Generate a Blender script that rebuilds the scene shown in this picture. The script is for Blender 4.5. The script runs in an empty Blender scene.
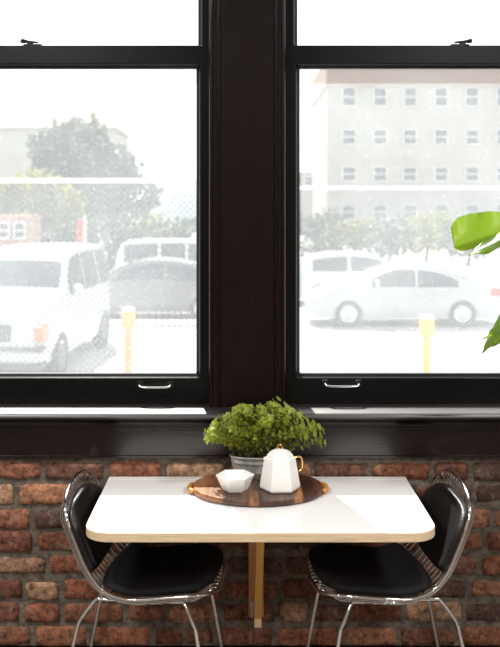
import bpy, bmesh, math, random
from mathutils import Vector, Matrix, noise

random.seed(7)
SC = bpy.context.scene
COL = SC.collection
PI = math.pi

# ------------------------------------------------------------------ helpers
def link(o):
    COL.objects.link(o)
    return o

def tag(o, label=None, cat=None, group=None, kind=None):
    if label: o['label'] = label
    if cat: o['category'] = cat
    if group: o['group'] = group
    if kind: o['kind'] = kind
    return o

def empty(name, loc=(0, 0, 0), rz=0.0):
    o = bpy.data.objects.new(name, None)
    o.empty_display_size = 0.1
    o.location = loc
    o.rotation_euler = (0, 0, rz)
    return link(o)

def copy_tree(o, parent=None):
    c = o.copy()
    COL.objects.link(c)
    if parent is not None:
        c.parent = parent
    for ch in list(o.children):
        copy_tree(ch, c)
    return c

class MB:
    """collects shapes into one mesh"""
    def __init__(self):
        self.bm = bmesh.new()

    def face(self, vs, mi=0):
        try:
            f = self.bm.faces.new(vs)
            f.material_index = mi
            return f
        except ValueError:
            return None

    def box(self, a, b, mi=0, M=None):
        x0, y0, z0 = a; x1, y1, z1 = b
        co = [(x0,y0,z0),(x1,y0,z0),(x1,y1,z0),(x0,y1,z0),(x0,y0,z1),(x1,y0,z1),(x1,y1,z1),(x0,y1,z1)]
        v = [self.bm.verts.new(M @ Vector(c) if M else c) for c in co]
        for f in ((0,3,2,1),(4,5,6,7),(0,1,5,4),(1,2,6,5),(2,3,7,6),(3,0,4,7)):
            self.face([v[i] for i in f], mi)

    def tube(self, pts, r, n=8, closed=False, caps=True, mi=0):
        pts = [Vector(p) for p in pts]
        m = len(pts)
        rad = r if isinstance(r, (list, tuple)) else [r]*m
        rings = []
        up = None
        for i, p in enumerate(pts):
            if closed:
                t = (pts[(i+1) % m] - pts[i-1]).normalized()
            else:
                t = (pts[min(i+1, m-1)] - pts[max(i-1, 0)]).normalized()
            if up is None:
                up = Vector((0,0,1)) if abs(t.z) < .9 else Vector((1,0,0))
            side = t.cross(up)
            if side.length < 1e-6:
                side = t.orthogonal()
            side.normalize()
            up = side.cross(t).normalized()
            rings.append([self.bm.verts.new(p + (side*math.cos(2*PI*k/n) + up*math.sin(2*PI*k/n))*rad[i]) for k in range(n)])
        for i in range(m if closed else m-1):
            a, b = rings[i], rings[(i+1) % m]
            off = 0
            if closed and i == m-1:
                off = min(range(n), key=lambda o: sum((a[k].co-b[(k+o) % n].co).length for k in range(n)))
            for k in range(n):
                self.face([a[k], a[(k+1) % n], b[(k+1+off) % n], b[(k+off) % n]], mi)
        if caps and not closed:
            self.face(rings[0][::-1], mi); self.face(rings[-1], mi)

    def lathe(self, prof, n=32, center=(0,0,0), sx=1.0, sy=1.0, rot=0.0, mi=0, cap0=True, cap1=True, M=None):
        rings = []
        for r, z in prof:
            ring = []
            for k in range(n):
                a = 2*PI*k/n + rot
                c = Vector((center[0]+r*sx*math.cos(a), center[1]+r*sy*math.sin(a), center[2]+z))
                ring.append(self.bm.verts.new(M @ c if M else c))
            rings.append(ring)
        for a, b in zip(rings, rings[1:]):
            for k in range(n):
                self.face([a[k], a[(k+1) % n], b[(k+1) % n], b[k]], mi)
        if cap0: self.face(rings[0][::-1], mi)
        if cap1: self.face(rings[-1], mi)

    def grid(self, rows, mi=0, flip=False):
        vs = [[self.bm.verts.new(p) for p in r] for r in rows]
        for i in range(len(vs)-1):
            for j in range(len(vs[i])-1):
                q = [vs[i][j], vs[i][j+1], vs[i+1][j+1], vs[i+1][j]]
                self.face(q[::-1] if flip else q, mi)
        return vs

    def prism(self, poly, axis, a, b, mi=0):
        """poly: 2-D points; axis 'x','y','z' extruded from a to b"""
        def P(p, t):
            if axis == 'x': return (t, p[0], p[1])
            if axis == 'y': return (p[0], t, p[1])
            return (p[0], p[1], t)
        A = [self.bm.verts.new(P(p, a)) for p in poly]
        B = [self.bm.verts.new(P(p, b)) for p in poly]
        n = len(poly)
        for k in range(n):
            self.face([A[k], A[(k+1) % n], B[(k+1) % n], B[k]], mi)
        self.face(A[::-1], mi); self.face(B, mi)

    def build(self, name, mat, parent=None, smooth=False, bevel=0.0, bseg=2, loc=None, angle=None, recalc=True):
        if recalc:
            bmesh.ops.recalc_face_normals(self.bm, faces=self.bm.faces[:])
        me = bpy.data.meshes.new(name)
        self.bm.to_mesh(me)
        self.bm.free()
        for m in (mat if isinstance(mat, (list, tuple)) else [mat]):
            me.materials.append(m)
        if smooth:
            for p in me.polygons: p.use_smooth = True
            if angle:
                me.set_sharp_from_angle(angle=math.radians(angle))
        o = bpy.data.objects.new(name, me)
        link(o)
        if parent is not None: o.parent = parent
        if loc is not None: o.location = loc
        if bevel > 0:
            md = o.modifiers.new('bevel', 'BEVEL')
            md.width = bevel; md.segments = bseg; md.limit_method = 'ANGLE'; md.angle_limit = math.radians(35)
        return o

def smooth_path(pts, sub=6, closed=False):
    """Catmull-Rom"""
    pts = [Vector(p) for p in pts]
    out = []
    n = len(pts)
    for i in range(n if closed else n-1):
        p0 = pts[i-1] if (closed or i > 0) else pts[0]*2-pts[1]
        p1 = pts[i]
        p2 = pts[(i+1) % n]
        p3 = pts[(i+2) % n] if (closed or i+2 < n) else pts[-1]*2-pts[-2]
        for k in range(sub):
            t = k/sub
            out.append(0.5*((2*p1)+(p2-p0)*t+(2*p0-5*p1+4*p2-p3)*t*t+(3*p1-p0-3*p2+p3)*t**3))
    if not closed: out.append(pts[-1].copy())
    return out

# ------------------------------------------------------------------ materials
def mat(name, col=(.5,.5,.5), rough=.5, metal=0.0, spec=None, coat=0.0, var=0.0, vscale=20.0, bump=0.0, bscale=60.0, trans=0.0, stretch=None, col2=None):
    m = bpy.data.materials.new(name); m.use_nodes = True
    nt = m.node_tree; N = nt.nodes; L = nt.links
    b = N['Principled BSDF']
    b.inputs['Base Color'].default_value = (*col, 1)
    b.inputs['Roughness'].default_value = rough
    b.inputs['Metallic'].default_value = metal
    if spec is not None: b.inputs['Specular IOR Level'].default_value = spec
    if coat: b.inputs['Coat Weight'].default_value = coat; b.inputs['Coat Roughness'].default_value = .12 if coat < 1 else rough
    tc = N.new('ShaderNodeTexCoord'); mp = N.new('ShaderNodeMapping')
    L.new(tc.outputs['Object'], mp.inputs['Vector'])
    if stretch: mp.inputs['Scale'].default_value = stretch
    if var > 0 or col2:
        n = N.new('ShaderNodeTexNoise'); n.inputs['Scale'].default_value = vscale; n.inputs['Detail'].default_value = 6
        L.new(mp.outputs['Vector'], n.inputs['Vector'])
        r = N.new('ShaderNodeValToRGB')
        c2 = col2 or tuple(min(1, c*(1+var)) for c in col)
        c1 = tuple(c*(1-var) for c in col) if not col2 else col
        r.color_ramp.elements[0].position = .3; r.color_ramp.elements[1].position = .7
        r.color_ramp.elements[0].color = (*c1, 1); r.color_ramp.elements[1].color = (*c2, 1)
        L.new(n.outputs['Fac'], r.inputs['Fac']); L.new(r.outputs['Color'], b.inputs['Base Color'])
    if bump > 0:
        n2 = N.new('ShaderNodeTexNoise'); n2.inputs['Scale'].default_value = bscale; n2.inputs['Detail'].default_value = 8
        L.new(mp.outputs['Vector'], n2.inputs['Vector'])
        bp = N.new('ShaderNodeBump'); bp.inputs['Strength'].default_value = bump; bp.inputs['Distance'].default_value = .01
        L.new(n2.outputs['Fac'], bp.inputs['Height']); L.new(bp.outputs['Normal'], b.inputs['Normal'])
    return m

def leaf_mat(name, col, tcol, mix=.45, rough=.35, var=.35, vscale=40):
    m = mat(name, col, rough, var=var, vscale=vscale)
    nt = m.node_tree; N = nt.nodes; L = nt.links
    t = N.new('ShaderNodeBsdfTranslucent'); t.inputs['Color'].default_value = (*tcol, 1)
    mx = N.new('ShaderNodeMixShader'); mx.inputs['Fac'].default_value = mix
    L.new(N['Principled BSDF'].outputs[0], mx.inputs[1]); L.new(t.outputs[0], mx.inputs[2])
    L.new(mx.outputs[0], N['Material Output'].inputs['Surface'])
    return m

def pane_mat(name, dust=.3):
    """dusty window glass: clear pane, fine dust film that scatters the sun, specks and smears"""
    m = bpy.data.materials.new(name); m.use_nodes = True
    nt = m.node_tree; N = nt.nodes; L = nt.links
    N.remove(N['Principled BSDF'])
    tr = N.new('ShaderNodeBsdfTransparent'); tr.inputs['Color'].default_value = (.97, .985, .98, 1)
    tl = N.new('ShaderNodeBsdfTranslucent'); tl.inputs['Color'].default_value = (.88, .92, .97, 1)
    gl = N.new('ShaderNodeBsdfGlossy'); gl.inputs['Roughness'].default_value = .02
    tc = N.new('ShaderNodeTexCoord')
    n1 = N.new('ShaderNodeTexNoise'); n1.inputs['Scale'].default_value = 3.0; n1.inputs['Detail'].default_value = 5
    L.new(tc.outputs['Object'], n1.inputs['Vector'])
    mr = N.new('ShaderNodeMapRange'); mr.inputs['From Min'].default_value = .3; mr.inputs['From Max'].default_value = .7
    mr.inputs['To Min'].default_value = dust*.8; mr.inputs['To Max'].default_value = dust*1.25
    L.new(n1.outputs['Fac'], mr.inputs['Value'])
    vo = N.new('ShaderNodeTexVoronoi'); vo.inputs['Scale'].default_value = 45
    L.new(tc.outputs['Object'], vo.inputs['Vector'])
    sp = N.new('ShaderNodeMapRange'); sp.inputs['From Min'].default_value = .05; sp.inputs['From Max'].default_value = .18
    sp.inputs['To Min'].default_value = .18; sp.inputs['To Max'].default_value = 0
    L.new(vo.outputs['Distance'], sp.inputs['Value'])
    ad = N.new('ShaderNodeMath'); ad.operation = 'ADD'; ad.use_clamp = True
    L.new(mr.outputs['Result'], ad.inputs[0]); L.new(sp.outputs['Result'], ad.inputs[1])
    mx = N.new('ShaderNodeMixShader'); L.new(ad.outputs[0], mx.inputs['Fac'])
    L.new(tr.outputs[0], mx.inputs[1]); L.new(tl.outputs[0], mx.inputs[2])
    mx2 = N.new('ShaderNodeMixShader'); mx2.inputs['Fac'].default_value = .04
    L.new(mx.outputs[0], mx2.inputs[1]); L.new(gl.outputs[0], mx2.inputs[2])
    L.new(mx2.outputs[0], N['Material Output'].inputs['Surface'])
    return m

def brick_mat():
    m = bpy.data.materials.new('old_brick'); m.use_nodes = True
    nt = m.node_tree; N = nt.nodes; L = nt.links
    b = N['Principled BSDF']; b.inputs['Roughness'].default_value = .85
    b.inputs['Specular IOR Level'].default_value = .3
    at = N.new('ShaderNodeAttribute'); at.attribute_name = 'brick_tint'
    tc = N.new('ShaderNodeTexCoord')
    n = N.new('ShaderNodeTexNoise'); n.inputs['Scale'].default_value = 34; n.inputs['Detail'].default_value = 10; n.inputs['Roughness'].default_value = .82
    L.new(tc.outputs['Object'], n.inputs['Vector'])
    r = N.new('ShaderNodeValToRGB')
    e = r.color_ramp.elements
    e[0].position = .36; e[0].color = (.14,.13,.14,1); e[1].position = .64; e[1].color = (1.95,1.85,1.7,1)
    L.new(n.outputs['Fac'], r.inputs['Fac'])
    mu = N.new('ShaderNodeMix'); mu.data_type = 'RGBA'; mu.blend_type = 'MULTIPLY'; mu.inputs['Factor'].default_value = 1
    L.new(at.outputs['Color'], mu.inputs['A']); L.new(r.outputs['Color'], mu.inputs['B'])
    # lime bloom
    n2 = N.new('ShaderNodeTexNoise'); n2.inputs['Scale'].default_value = 16; n2.inputs['Detail'].default_value = 10; n2.inputs['Roughness'].default_value = .75
    L.new(tc.outputs['Object'], n2.inputs['Vector'])
    r2 = N.new('ShaderNodeValToRGB'); r2.color_ramp.elements[0].position = .54; r2.color_ramp.elements[1].position = .68
    r2.color_ramp.elements[0].color = (0,0,0,1); r2.color_ramp.elements[1].color = (.6,.6,.6,1)
    L.new(n2.outputs['Fac'], r2.inputs['Fac'])
    mx = N.new('ShaderNodeMix'); mx.data_type = 'RGBA'
    L.new(r2.outputs['Color'], mx.inputs['Factor']); L.new(mu.outputs['Result'], mx.inputs['A'])
    mx.inputs['B'].default_value = (.46,.35,.27,1)
    # smeared old mortar
    n3 = N.new('ShaderNodeTexNoise'); n3.inputs['Scale'].default_value = 6; n3.inputs['Detail'].default_value = 9; n3.inputs['Roughness'].default_value = .72; n3.inputs['Distortion'].default_value = .6
    L.new(tc.outputs['Object'], n3.inputs['Vector'])
    r3 = N.new('ShaderNodeValToRGB'); r3.color_ramp.elements[0].position = .55; r3.color_ramp.elements[1].position = .66
    r3.color_ramp.elements[0].color = (0,0,0,1); r3.color_ramp.elements[1].color = (.75,.75,.75,1)
    L.new(n3.outputs['Fac'], r3.inputs['Fac'])
    mx3 = N.new('ShaderNodeMix'); mx3.data_type = 'RGBA'
    L.new(r3.outputs['Color'], mx3.inputs['Factor']); L.new(mx.outputs['Result'], mx3.inputs['A'])
    mx3.inputs['B'].default_value = (.085,.062,.05,1)
    L.new(mx3.outputs['Result'], b.inputs['Base Color'])
    bp = N.new('ShaderNodeBump'); bp.inputs['Strength'].default_value = .9; bp.inputs['Distance'].default_value = .006
    L.new(n.outputs['Fac'], bp.inputs['Height']); L.new(bp.outputs['Normal'], b.inputs['Normal'])
    return m

def board_mat():
    """serving board: staves of dark and pale acacia, the left end coloured as sunlit"""
    m = bpy.data.materials.new('acacia_staves'); m.use_nodes = True
    nt = m.node_tree; N = nt.nodes; L = nt.links
    b = N['Principled BSDF']; b.inputs['Roughness'].default_value = .42; b.inputs['Coat Weight'].default_value = .3; b.inputs['Coat Roughness'].default_value = .35
    tc = N.new('ShaderNodeTexCoord')
    sx = N.new('ShaderNodeSeparateXYZ'); L.new(tc.outputs['Object'], sx.inputs[0])
    wob = N.new('ShaderNodeTexNoise'); wob.inputs['Scale'].default_value = 5
    L.new(tc.outputs['Object'], wob.inputs['Vector'])
    # staves of different timber; left end painted paler for the sunlight on it
    a1 = N.new('ShaderNodeMapRange'); a1.inputs['From Min'].default_value = -.25; a1.inputs['From Max'].default_value = .25
    L.new(sx.outputs['X'], a1.inputs['Value'])
    r = N.new('ShaderNodeValToRGB'); r.color_ramp.interpolation = 'CONSTANT'; e = r.color_ramp.elements
    st = [(-.25,(.30,.135,.065)),(-.19,(.22,.10,.05)),(-.122,(.05,.021,.012)),(-.07,(.10,.042,.02)),(-.030,(.22,.10,.043)),(0.0,(.045,.018,.010)),(.065,(.085,.034,.017)),(.118,(.28,.13,.05)),(.150,(.06,.022,.012)),(.205,(.12,.045,.02))]
    e[0].position = 0; e[0].color = (*st[0][1], 1); e[1].position = (st[1][0]+.25)/.5; e[1].color = (*st[1][1], 1)
    for p_, c_ in st[2:]:
        x = e.new((p_+.25)/.5); x.color = (*c_, 1)
    L.new(a1.outputs['Result'], r.inputs['Fac'])
    mp = N.new('ShaderNodeMapping'); mp.inputs['Scale'].default_value = (60, 7, 30); L.new(tc.outputs['Object'], mp.inputs['Vector'])
    g = N.new('ShaderNodeTexNoise'); g.inputs['Scale'].default_value = 1.0; g.inputs['Detail'].default_value = 6; g.inputs['Distortion'].default_value = 1.2
    L.new(mp.outputs[0], g.inputs['Vector'])
    r2 = N.new('ShaderNodeValToRGB'); r2.color_ramp.elements[0].position = .35; r2.color_ramp.elements[1].position = .65
    r2.color_ramp.elements[0].color = (.4,.36,.33,1); r2.color_ramp.elements[1].color = (1.5,1.4,1.3,1)
    L.new(g.outputs['Fac'], r2.inputs['Fac'])
    mu = N.new('ShaderNodeMix'); mu.data_type = 'RGBA'; mu.blend_type = 'MULTIPLY'; mu.inputs['Factor'].default_value = 1
    L.new(r.outputs['Color'], mu.inputs['A']); L.new(r2.outputs['Color'], mu.inputs['B'])
    L.new(mu.outputs['Result'], b.inputs['Base Color'])
    return m

M = dict(
    brick=brick_mat(),
    mortar=mat('mortar', (.15,.125,.10), .95, var=.5, vscale=30, bump=.8, bscale=90),
    casing=mat('dark_varnished_wood', (.0060,.0016,.0020), .36, spec=.22, coat=.05, var=.4, vscale=10, stretch=(8,8,1), bump=.12, bscale=30),
    sash=mat('black_sash_paint', (.0025,.0023,.0026), .34, spec=.25, var=.35, vscale=14, bump=.03, bscale=40),
    apron=mat('dark_varnished_sill', (.0075,.003,.0036), .22, spec=.45, coat=.15, var=.4, vscale=8, stretch=(1,8,8), bump=.04, bscale=24),
    stool=mat('worn_varnish_sill', (.010,.0045,.005), .4, spec=.8, coat=1.0, var=.3, vscale=8, stretch=(1,8,8)),
    pane=pane_mat('dusty_glass', .09),
    pane_up=pane_mat('cleaner_glass', .05),
    chrome=mat('chrome', (.82,.82,.84), .10, 1.0),
    steel=mat('steel_hardware', (.55,.55,.56), .28, 1.0),
    blackmetal=mat('black_iron', (.02,.02,.02), .4, .6),
    white=mat('white_laminate', (.86,.86,.86), .22),
    oak=mat('birch_edge', (.76,.60,.40), .45, var=.22, vscale=12, stretch=(1,30,60)),
    pine=mat('golden_pine', (.86,.47,.12), .4, var=.28, vscale=8, stretch=(40,40,3)),
    pine2=mat('reddish_pine', (.64,.28,.11), .45, var=.3, vscale=8, stretch=(40,40,3)),
    endgrain=mat('pale_end_grain', (.72,.52,.30), .6, var=.15, vscale=60),
    fabric=mat('black_upholstery', (.009,.009,.011), .62, bump=.35, bscale=420, spec=.25),
    vinyl=mat('black_vinyl', (.013,.013,.015), .42, bump=.15, bscale=120),
    board=board_mat(),
    goldwood=mat('honey_wood', (.50,.22,.045), .4, var=.25, vscale=50),
    brass=mat('brass', (.85,.50,.16), .22, 1.0),
    china=mat('white_glazed_china', (.93,.925,.91), .18, coat=.3),
    zinc=mat('galvanised_zinc', (.62,.64,.64), .36, .75, var=.45, vscale=22, bump=.12, bscale=40),
    soil=mat('potting_soil', (.03,.02,.014), .95, bump=.8, bscale=80),
    boxleaf=leaf_mat('boxwood_leaf', (.30,.35,.06), (.62,.66,.09), .42, .35, .5, 60),
    twig=mat('green_twig', (.10,.10,.03), .7),
    bigleaf=leaf_mat('large_leaf', (.060,.13,.016), (.31,.46,.014), .45, .3, .25, 8),
    stem=mat('leaf_stalk', (.10,.18,.03), .5),
    terracotta=mat('grey_ceramic_pot', (.30,.29,.28), .55, var=.12),
    floor=mat('oiled_floorboards', (.16,.13,.11), .42, var=.35, vscale=5, stretch=(14,1,1)),
    plaster=mat('plaster', (.30,.28,.26), .8, bump=.1, bscale=30),
    concrete=mat('pale_concrete', (.36,.355,.345), .85, var=.08, vscale=2),
    kerb=mat('white_kerb_paint', (.7,.7,.68), .7),
    carwhite=mat('white_car_paint', (.58,.59,.60), .3, coat=.6),
    carsilver=mat('silver_car_paint', (.46,.475,.49), .35, .1, coat=.6),
    cargrey=mat('grey_car_paint', (.16,.165,.17), .3, .2, coat=.8),
    carglass=mat('dark_car_glass', (.05,.06,.075), .08, coat=.5),
    tyre=mat('tyre_rubber', (.035,.035,.037), .8),
    alloy=mat('alloy_wheel', (.62,.63,.65), .3, .7),
    bumper=mat('grey_bumper_plastic', (.10,.10,.105), .5),
    lens=mat('clear_headlight', (.75,.77,.78), .12, coat=.5),
    amber=mat('amber_lens', (.85,.20,.03), .2),
    red=mat('red_lens', (.6,.03,.02), .25),
    yellow=mat('yellow_post_paint', (.66,.38,.05), .5),
    cream=mat('cream_bollard_cap', (.80,.70,.48), .5),
    galv=mat('galvanised_fence', (.16,.17,.18), .5, .3),
    rail=mat('white_fence_rail', (.74,.74,.74), .5),
    bwall=mat('cream_render_wall', (.31,.295,.275), .85, var=.06, vscale=1),
    bcorn=mat('pinkish_cornice', (.36,.28,.24), .85),
    bpink=mat('pink_render_wall', (.40,.21,.17), .85),
    broof=mat('pale_red_roof', (.24,.16,.15), .8),
    bglass=mat('far_window_glass', (.045,.055,.075), .15),
    bframe=mat('far_window_frame', (.45,.45,.45), .6),
    trunk=mat('grey_bark', (.12,.10,.08), .9),
    tleafa=leaf_mat('bluish_foliage', (.042,.062,.065), (.13,.18,.08), .25, .5, .4, 1.5),
    tleafb=leaf_mat('yellowish_foliage', (.13,.15,.045), (.34,.34,.08), .35, .5, .4, 1.5),
    hill=mat('hazy_hill', (.20,.24,.27), .9),
    redsign=mat('red_sign_paint', (.62,.05,.035), .4),
    dark=mat('dark_recess', (.012,.012,.012), .8),
)

# ------------------------------------------------------------------ camera
CAMY, CAMZ, F = -3.35, 1.74, 894.0
cd = bpy.data.cameras.new('camera'); cam = bpy.data.objects.new('camera', cd); link(cam)
cam.location = (0, CAMY, CAMZ); cam.rotation_euler = (PI/2, 0, 0)
cd.sensor_fit = 'HORIZONTAL'; cd.sensor_width = 36; cd.lens = F/500*36
cd.shift_x = 10/500; cd.shift_y = -115.5/500
cd.clip_end = 500
cd.dof.use_dof = True; cd.dof.focus_distance = 3.1; cd.dof.aperture_fstop = 5.2
SC.camera = cam

# ------------------------------------------------------------------ the room
GZ = -1.07                      # ground level outside
RX0, RX1, RY, RH = -3.2, 3.3, -6.2, 3.6
OP = [(-1.36, -.10), (.155, 1.415)]   # window openings
WZ0, WZ1 = .985, 3.25

def struct(o, kind='structure'):
    o['kind'] = kind
    return o

m = MB()
T0, T1 = .003, .26
m.box((RX0-.2, T0, GZ-.2), (RX1+.2, T1, WZ0))
m.box((RX0-.2, T0, WZ1), (RX1+.2, T1, RH+.2))
for a, b in ((RX0-.2, OP[0][0]), (OP[0][1], OP[1][0]), (OP[1][1], RX1+.2)):
    m.box((a, T0, WZ0), (b, T1, WZ1))
wall = struct(m.build('wall_back', M['mortar']))

# brick facing: one relief of irregular old bricks
def brick_facing():
    bm = bmesh.new()
    lay = bm.loops.layers.float_color.new('brick_tint')
    rnd = random.Random(11)
    tints = [(.25,.10,.062),(.19,.08,.055),(.29,.13,.08),(.13,.065,.052),(.34,.17,.105),(.095,.058,.05),(.23,.105,.07),(.27,.11,.065),(.40,.25,.17),(.16,.08,.062)]
    pitch, bh = .0885, .070
    nrow = int(RH/pitch)
    for row in range(nrow):
        z0 = .012+row*pitch
        x = RX0+.01-rnd.random()*.2
        while x < RX1:
            w = rnd.uniform(.185, .235) if rnd.random() < .74 else rnd.uniform(.095, .13)
            xa, xb = max(x, RX0+.005), min(x+w, RX1-.005)
            x += w+rnd.uniform(.014, .022)
            if xb-xa < .04: continue
            za, zb = z0+rnd.uniform(-.006,.006), z0+bh+rnd.uniform(-.008,.006)
            # keep clear of the openings and their casings
            if zb > .93 and not (xb < -1.40 or xa > 1.46): continue
            t = rnd.choice(tints); k = rnd.uniform(.75, 1.2)
            t = tuple(c*k for c in t)
            prot = rnd.uniform(-.004, .004)
            detail = z0 < 1.0 and abs(xa) < 1.6
            nx = max(4, int((xb-xa)/.016)) if detail else 4
            nz = 6 if detail else 3
            seed = Vector((rnd.uniform(0,50), rnd.uniform(0,50), rnd.uniform(0,50)))
            g = []
            for j in range(nz+1):
                r = []
                for i in range(nx+1):
                    u, v = i/nx, j/nz
                    px, pz = xa+(xb-xa)*u, za+(zb-za)*v
                    edge = min(u*(xb-xa), (1-u)*(xb-xa), v*(zb-za), (1-v)*(zb-za))
                    on = (i in (0, nx)) or (j in (0, nz))
                    n1 = noise.noise(Vector((px*16, pz*16, 0))+seed)
                    n2 = noise.noise(Vector((px*55, pz*55, 3))+seed)
                    py = -.004+prot+n1*.004+n2*.0025+(.0035 if edge < .009 else 0)
                    if on:
                        py = .006
                        px += n2*.009; pz += n1*.008
                    elif i in (1, nx-1) or j in (1, nz-1):
                        px += (n2*.004); pz += n1*.003
                        if i == 1: px = xa+.005+n2*.006
                        if i == nx-1: px = xb-.005+n2*.006
                        if j == 1: pz = za+.005+n1*.005
                        if j == nz-1: pz = zb-.005+n1*.005
                    ca, cb = 2*u-1, 2*v-1
                    k_ = (ca*ca)**5*(cb*cb)**1.5
                    pz -= math.copysign(.014*k_, cb); k2 = (ca*ca)**4*(cb*cb)**2
                    px -= math.copysign(.012*k2, ca)
                    r.append(bm.verts.new((px, py, pz)))
                g.append(r)
            for j in range(nz):
                for i in range(nx):
                    f = bm.faces.new([g[j][i], g[j][i+1], g[j+1][i+1], g[j+1][i]])
                    f.smooth = True
                    for lp in f.loops: lp[lay] = (*t, 1)
    me = bpy.data.meshes.new('brick_facing'); bm.to_mesh(me); bm.free()
    me.materials.append(M['brick'])
    o = bpy.data.objects.new('brick_facing', me); link(o); o.parent = wall
    return o
brick_facing()

m = MB(); m.box((RX0-.2, RY-.2, -.15), (RX1+.2, T0, 0)); struct(m.build('floor', M['floor']))
m = MB(); m.box((RX0-.2, RY-.2, RH), (RX1+.2, T0, RH+.15)); struct(m.build('ceiling', M['plaster']))
m = MB(); m.box((RX0-.2, RY-.2, 0), (RX0, T0, RH)); struct(m.build('wall_left', M['plaster']))
m = MB(); m.box((RX1, RY-.2, 0), (RX1+.2, T0, RH)); struct(m.build('wall_right', M['plaster']))
m = MB(); m.box((RX0, RY-.2, 0), (RX1, RY, RH)); struct(m.build('wall_front', M['plaster']))

# ---- windows (double-hung sashes)
def sash(mb, x0, x1, z0, z1, gx0, gx1, gz0, gz1, yf, yb, cham=.016):
    """frame with a moulded inner edge sloping to the glass"""
    yg = yf+.02
    O = [(x0,z0),(x1,z0),(x1,z1),(x0,z1)]
    I = [(gx0-cham,gz0-cham),(gx1+cham,gz0-cham),(gx1+cham,gz1+cham),(gx0-cham,gz1+cham)]
    I2 = [(gx0-cham*.7,gz0-cham*.7),(gx1+cham*.7,gz0-cham*.7),(gx1+cham*.7,gz1+cham*.7),(gx0-cham*.7,gz1+cham*.7)]
    G = [(gx0,gz0),(gx1,gz0),(gx1,gz1),(gx0,gz1)]
    loops = [(O,yb),(O,yf),(I,yf),(I2,yf+.008),(G,yg),(G,yb)]
    V = [[mb.bm.verts.new((p[0], y, p[1])) for p in P] for P, y in loops]
    V.append(V[0])
    for a, b in zip(V, V[1:]):
        for k in range(4):
            mb.face([a[k], a[(k+1)%4], b[(k+1)%4], b[k]])

def sash_lift(parent, x, z, y, w):
    m = MB()
    for s in (-1, 1):
        m.box((x+s*w/2-.012, y-.004, z-.006), (x+s*w/2+.012, y, z+.016))
    m.build('mounting_plate', M['blackmetal'], None, bevel=.002)
    pl = bpy.context.scene.objects[-1] if False else None
    return m

for wi, (x0, x1) in enumerate(OP):
    root = empty('window_%d' % (wi+1), ((x0+x1)/2, .1, WZ0)); struct(root)
    ox, oz = (x0+x1)/2, WZ0
    inv = Matrix.Translation((-ox, -.1, -oz))
    def put(mb, name, mt, parent=root, **k):
        if parent is root: mb.bm.transform(inv)
        return mb.build(name, mt, parent, **k)
    gx0, gx1 = (x0+.06, -.167) if wi == 0 else (.228, x1-.06)
    ux0, ux1 = (x0+.065, -.162) if wi == 0 else (.222, x1-.065)
    # jambs and parting beads
    m = MB()
    for a, b in ((x0, x0+.016), (x1-.016, x1)):
        m.box((a, .012, WZ0), (b, .25, WZ1))
    m.box((x0+.016, .012, WZ1-.02), (x1-.016, .25, WZ1))
    m.box((x0+.016, .13, WZ0), (x1-.016, .25, WZ0+.012))
    put(m, 'jamb', M['sash'])
    m = MB(); sash(m, x0+.017, x1-.017, .997, 2.358, gx0, gx1, 1.109, 2.272, .045, .085)
    ls = put(m, 'lower_sash', M['sash'], bevel=.002)
    m = MB(); sash(m, x0+.017, x1-.017, 2.295, WZ1-.021, ux0, ux1, 2.352, WZ1-.08, .09, .125)
    us = put(m, 'upper_sash', M['sash'], bevel=.002)
    m = MB(); m.box((gx0-.004, .064, 1.105), (gx1+.004, .068, 2.276)); m.bm.transform(inv)
    m.build('pane', M['pane'], ls)
    m = MB(); m.box((ux0-.004, .109, 2.348), (ux1+.004, .113, WZ1-.076)); m.bm.transform(inv)
    m.build('pane', M['pane_up'], us)
    # sash lift
    lx, lw = (-.322, .115) if wi == 0 else (.386, .125)
    lz = 1.066 if wi == 0 else 1.070
    m = MB()
    for s in (-1, 1):
        m.box((lx+s*lw/2-.011, .039, lz-.008), (lx+s*lw/2+.011, .0452, lz+.018))
    pl = put(m, 'lift_plate', M['blackmetal'], bevel=.002)
    m = MB()
    m.tube(smooth_path([(lx-lw/2,.042,lz+.006),(lx-lw/2,.026,lz+.001),(lx-lw/2+.012,.020,lz-.002),(lx,.018,lz-.003),(lx+lw/2-.012,.020,lz-.002),(lx+lw/2,.026,lz+.001),(lx+lw/2,.042,lz+.006)], 5), .0042, 8)
    m.bm.transform(inv)
    tag(m.build('lift_handle', M['chrome'], pl, smooth=True), 'chrome pull bar')
    # sash lock on the meeting rail
    kx = -.79 if wi == 0 else .838
    m = MB()
    m.box((kx-.034, .05, 2.358), (kx+.034, .078, 2.364))
    m.lathe([(.012,0),(.012,.012),(.006,.014)], 16, (kx-.012*(1-2*wi), .064, 2.364))
    sgn = 1 if wi == 0 else -1
    m.tube(smooth_path([(kx+.02*sgn,.060,2.371),(kx-.012*sgn,.058,2.374),(kx-.03*sgn,.054,2.375),(kx-.045*sgn,.05,2.377)], 4), [.004,.004,.005,.005,.005,.005,.006,.0065,.0075,.0085,.009,.009,.006], 8)
    put(m, 'sash_lock', M['blackmetal'], smooth=True, angle=40)

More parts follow.
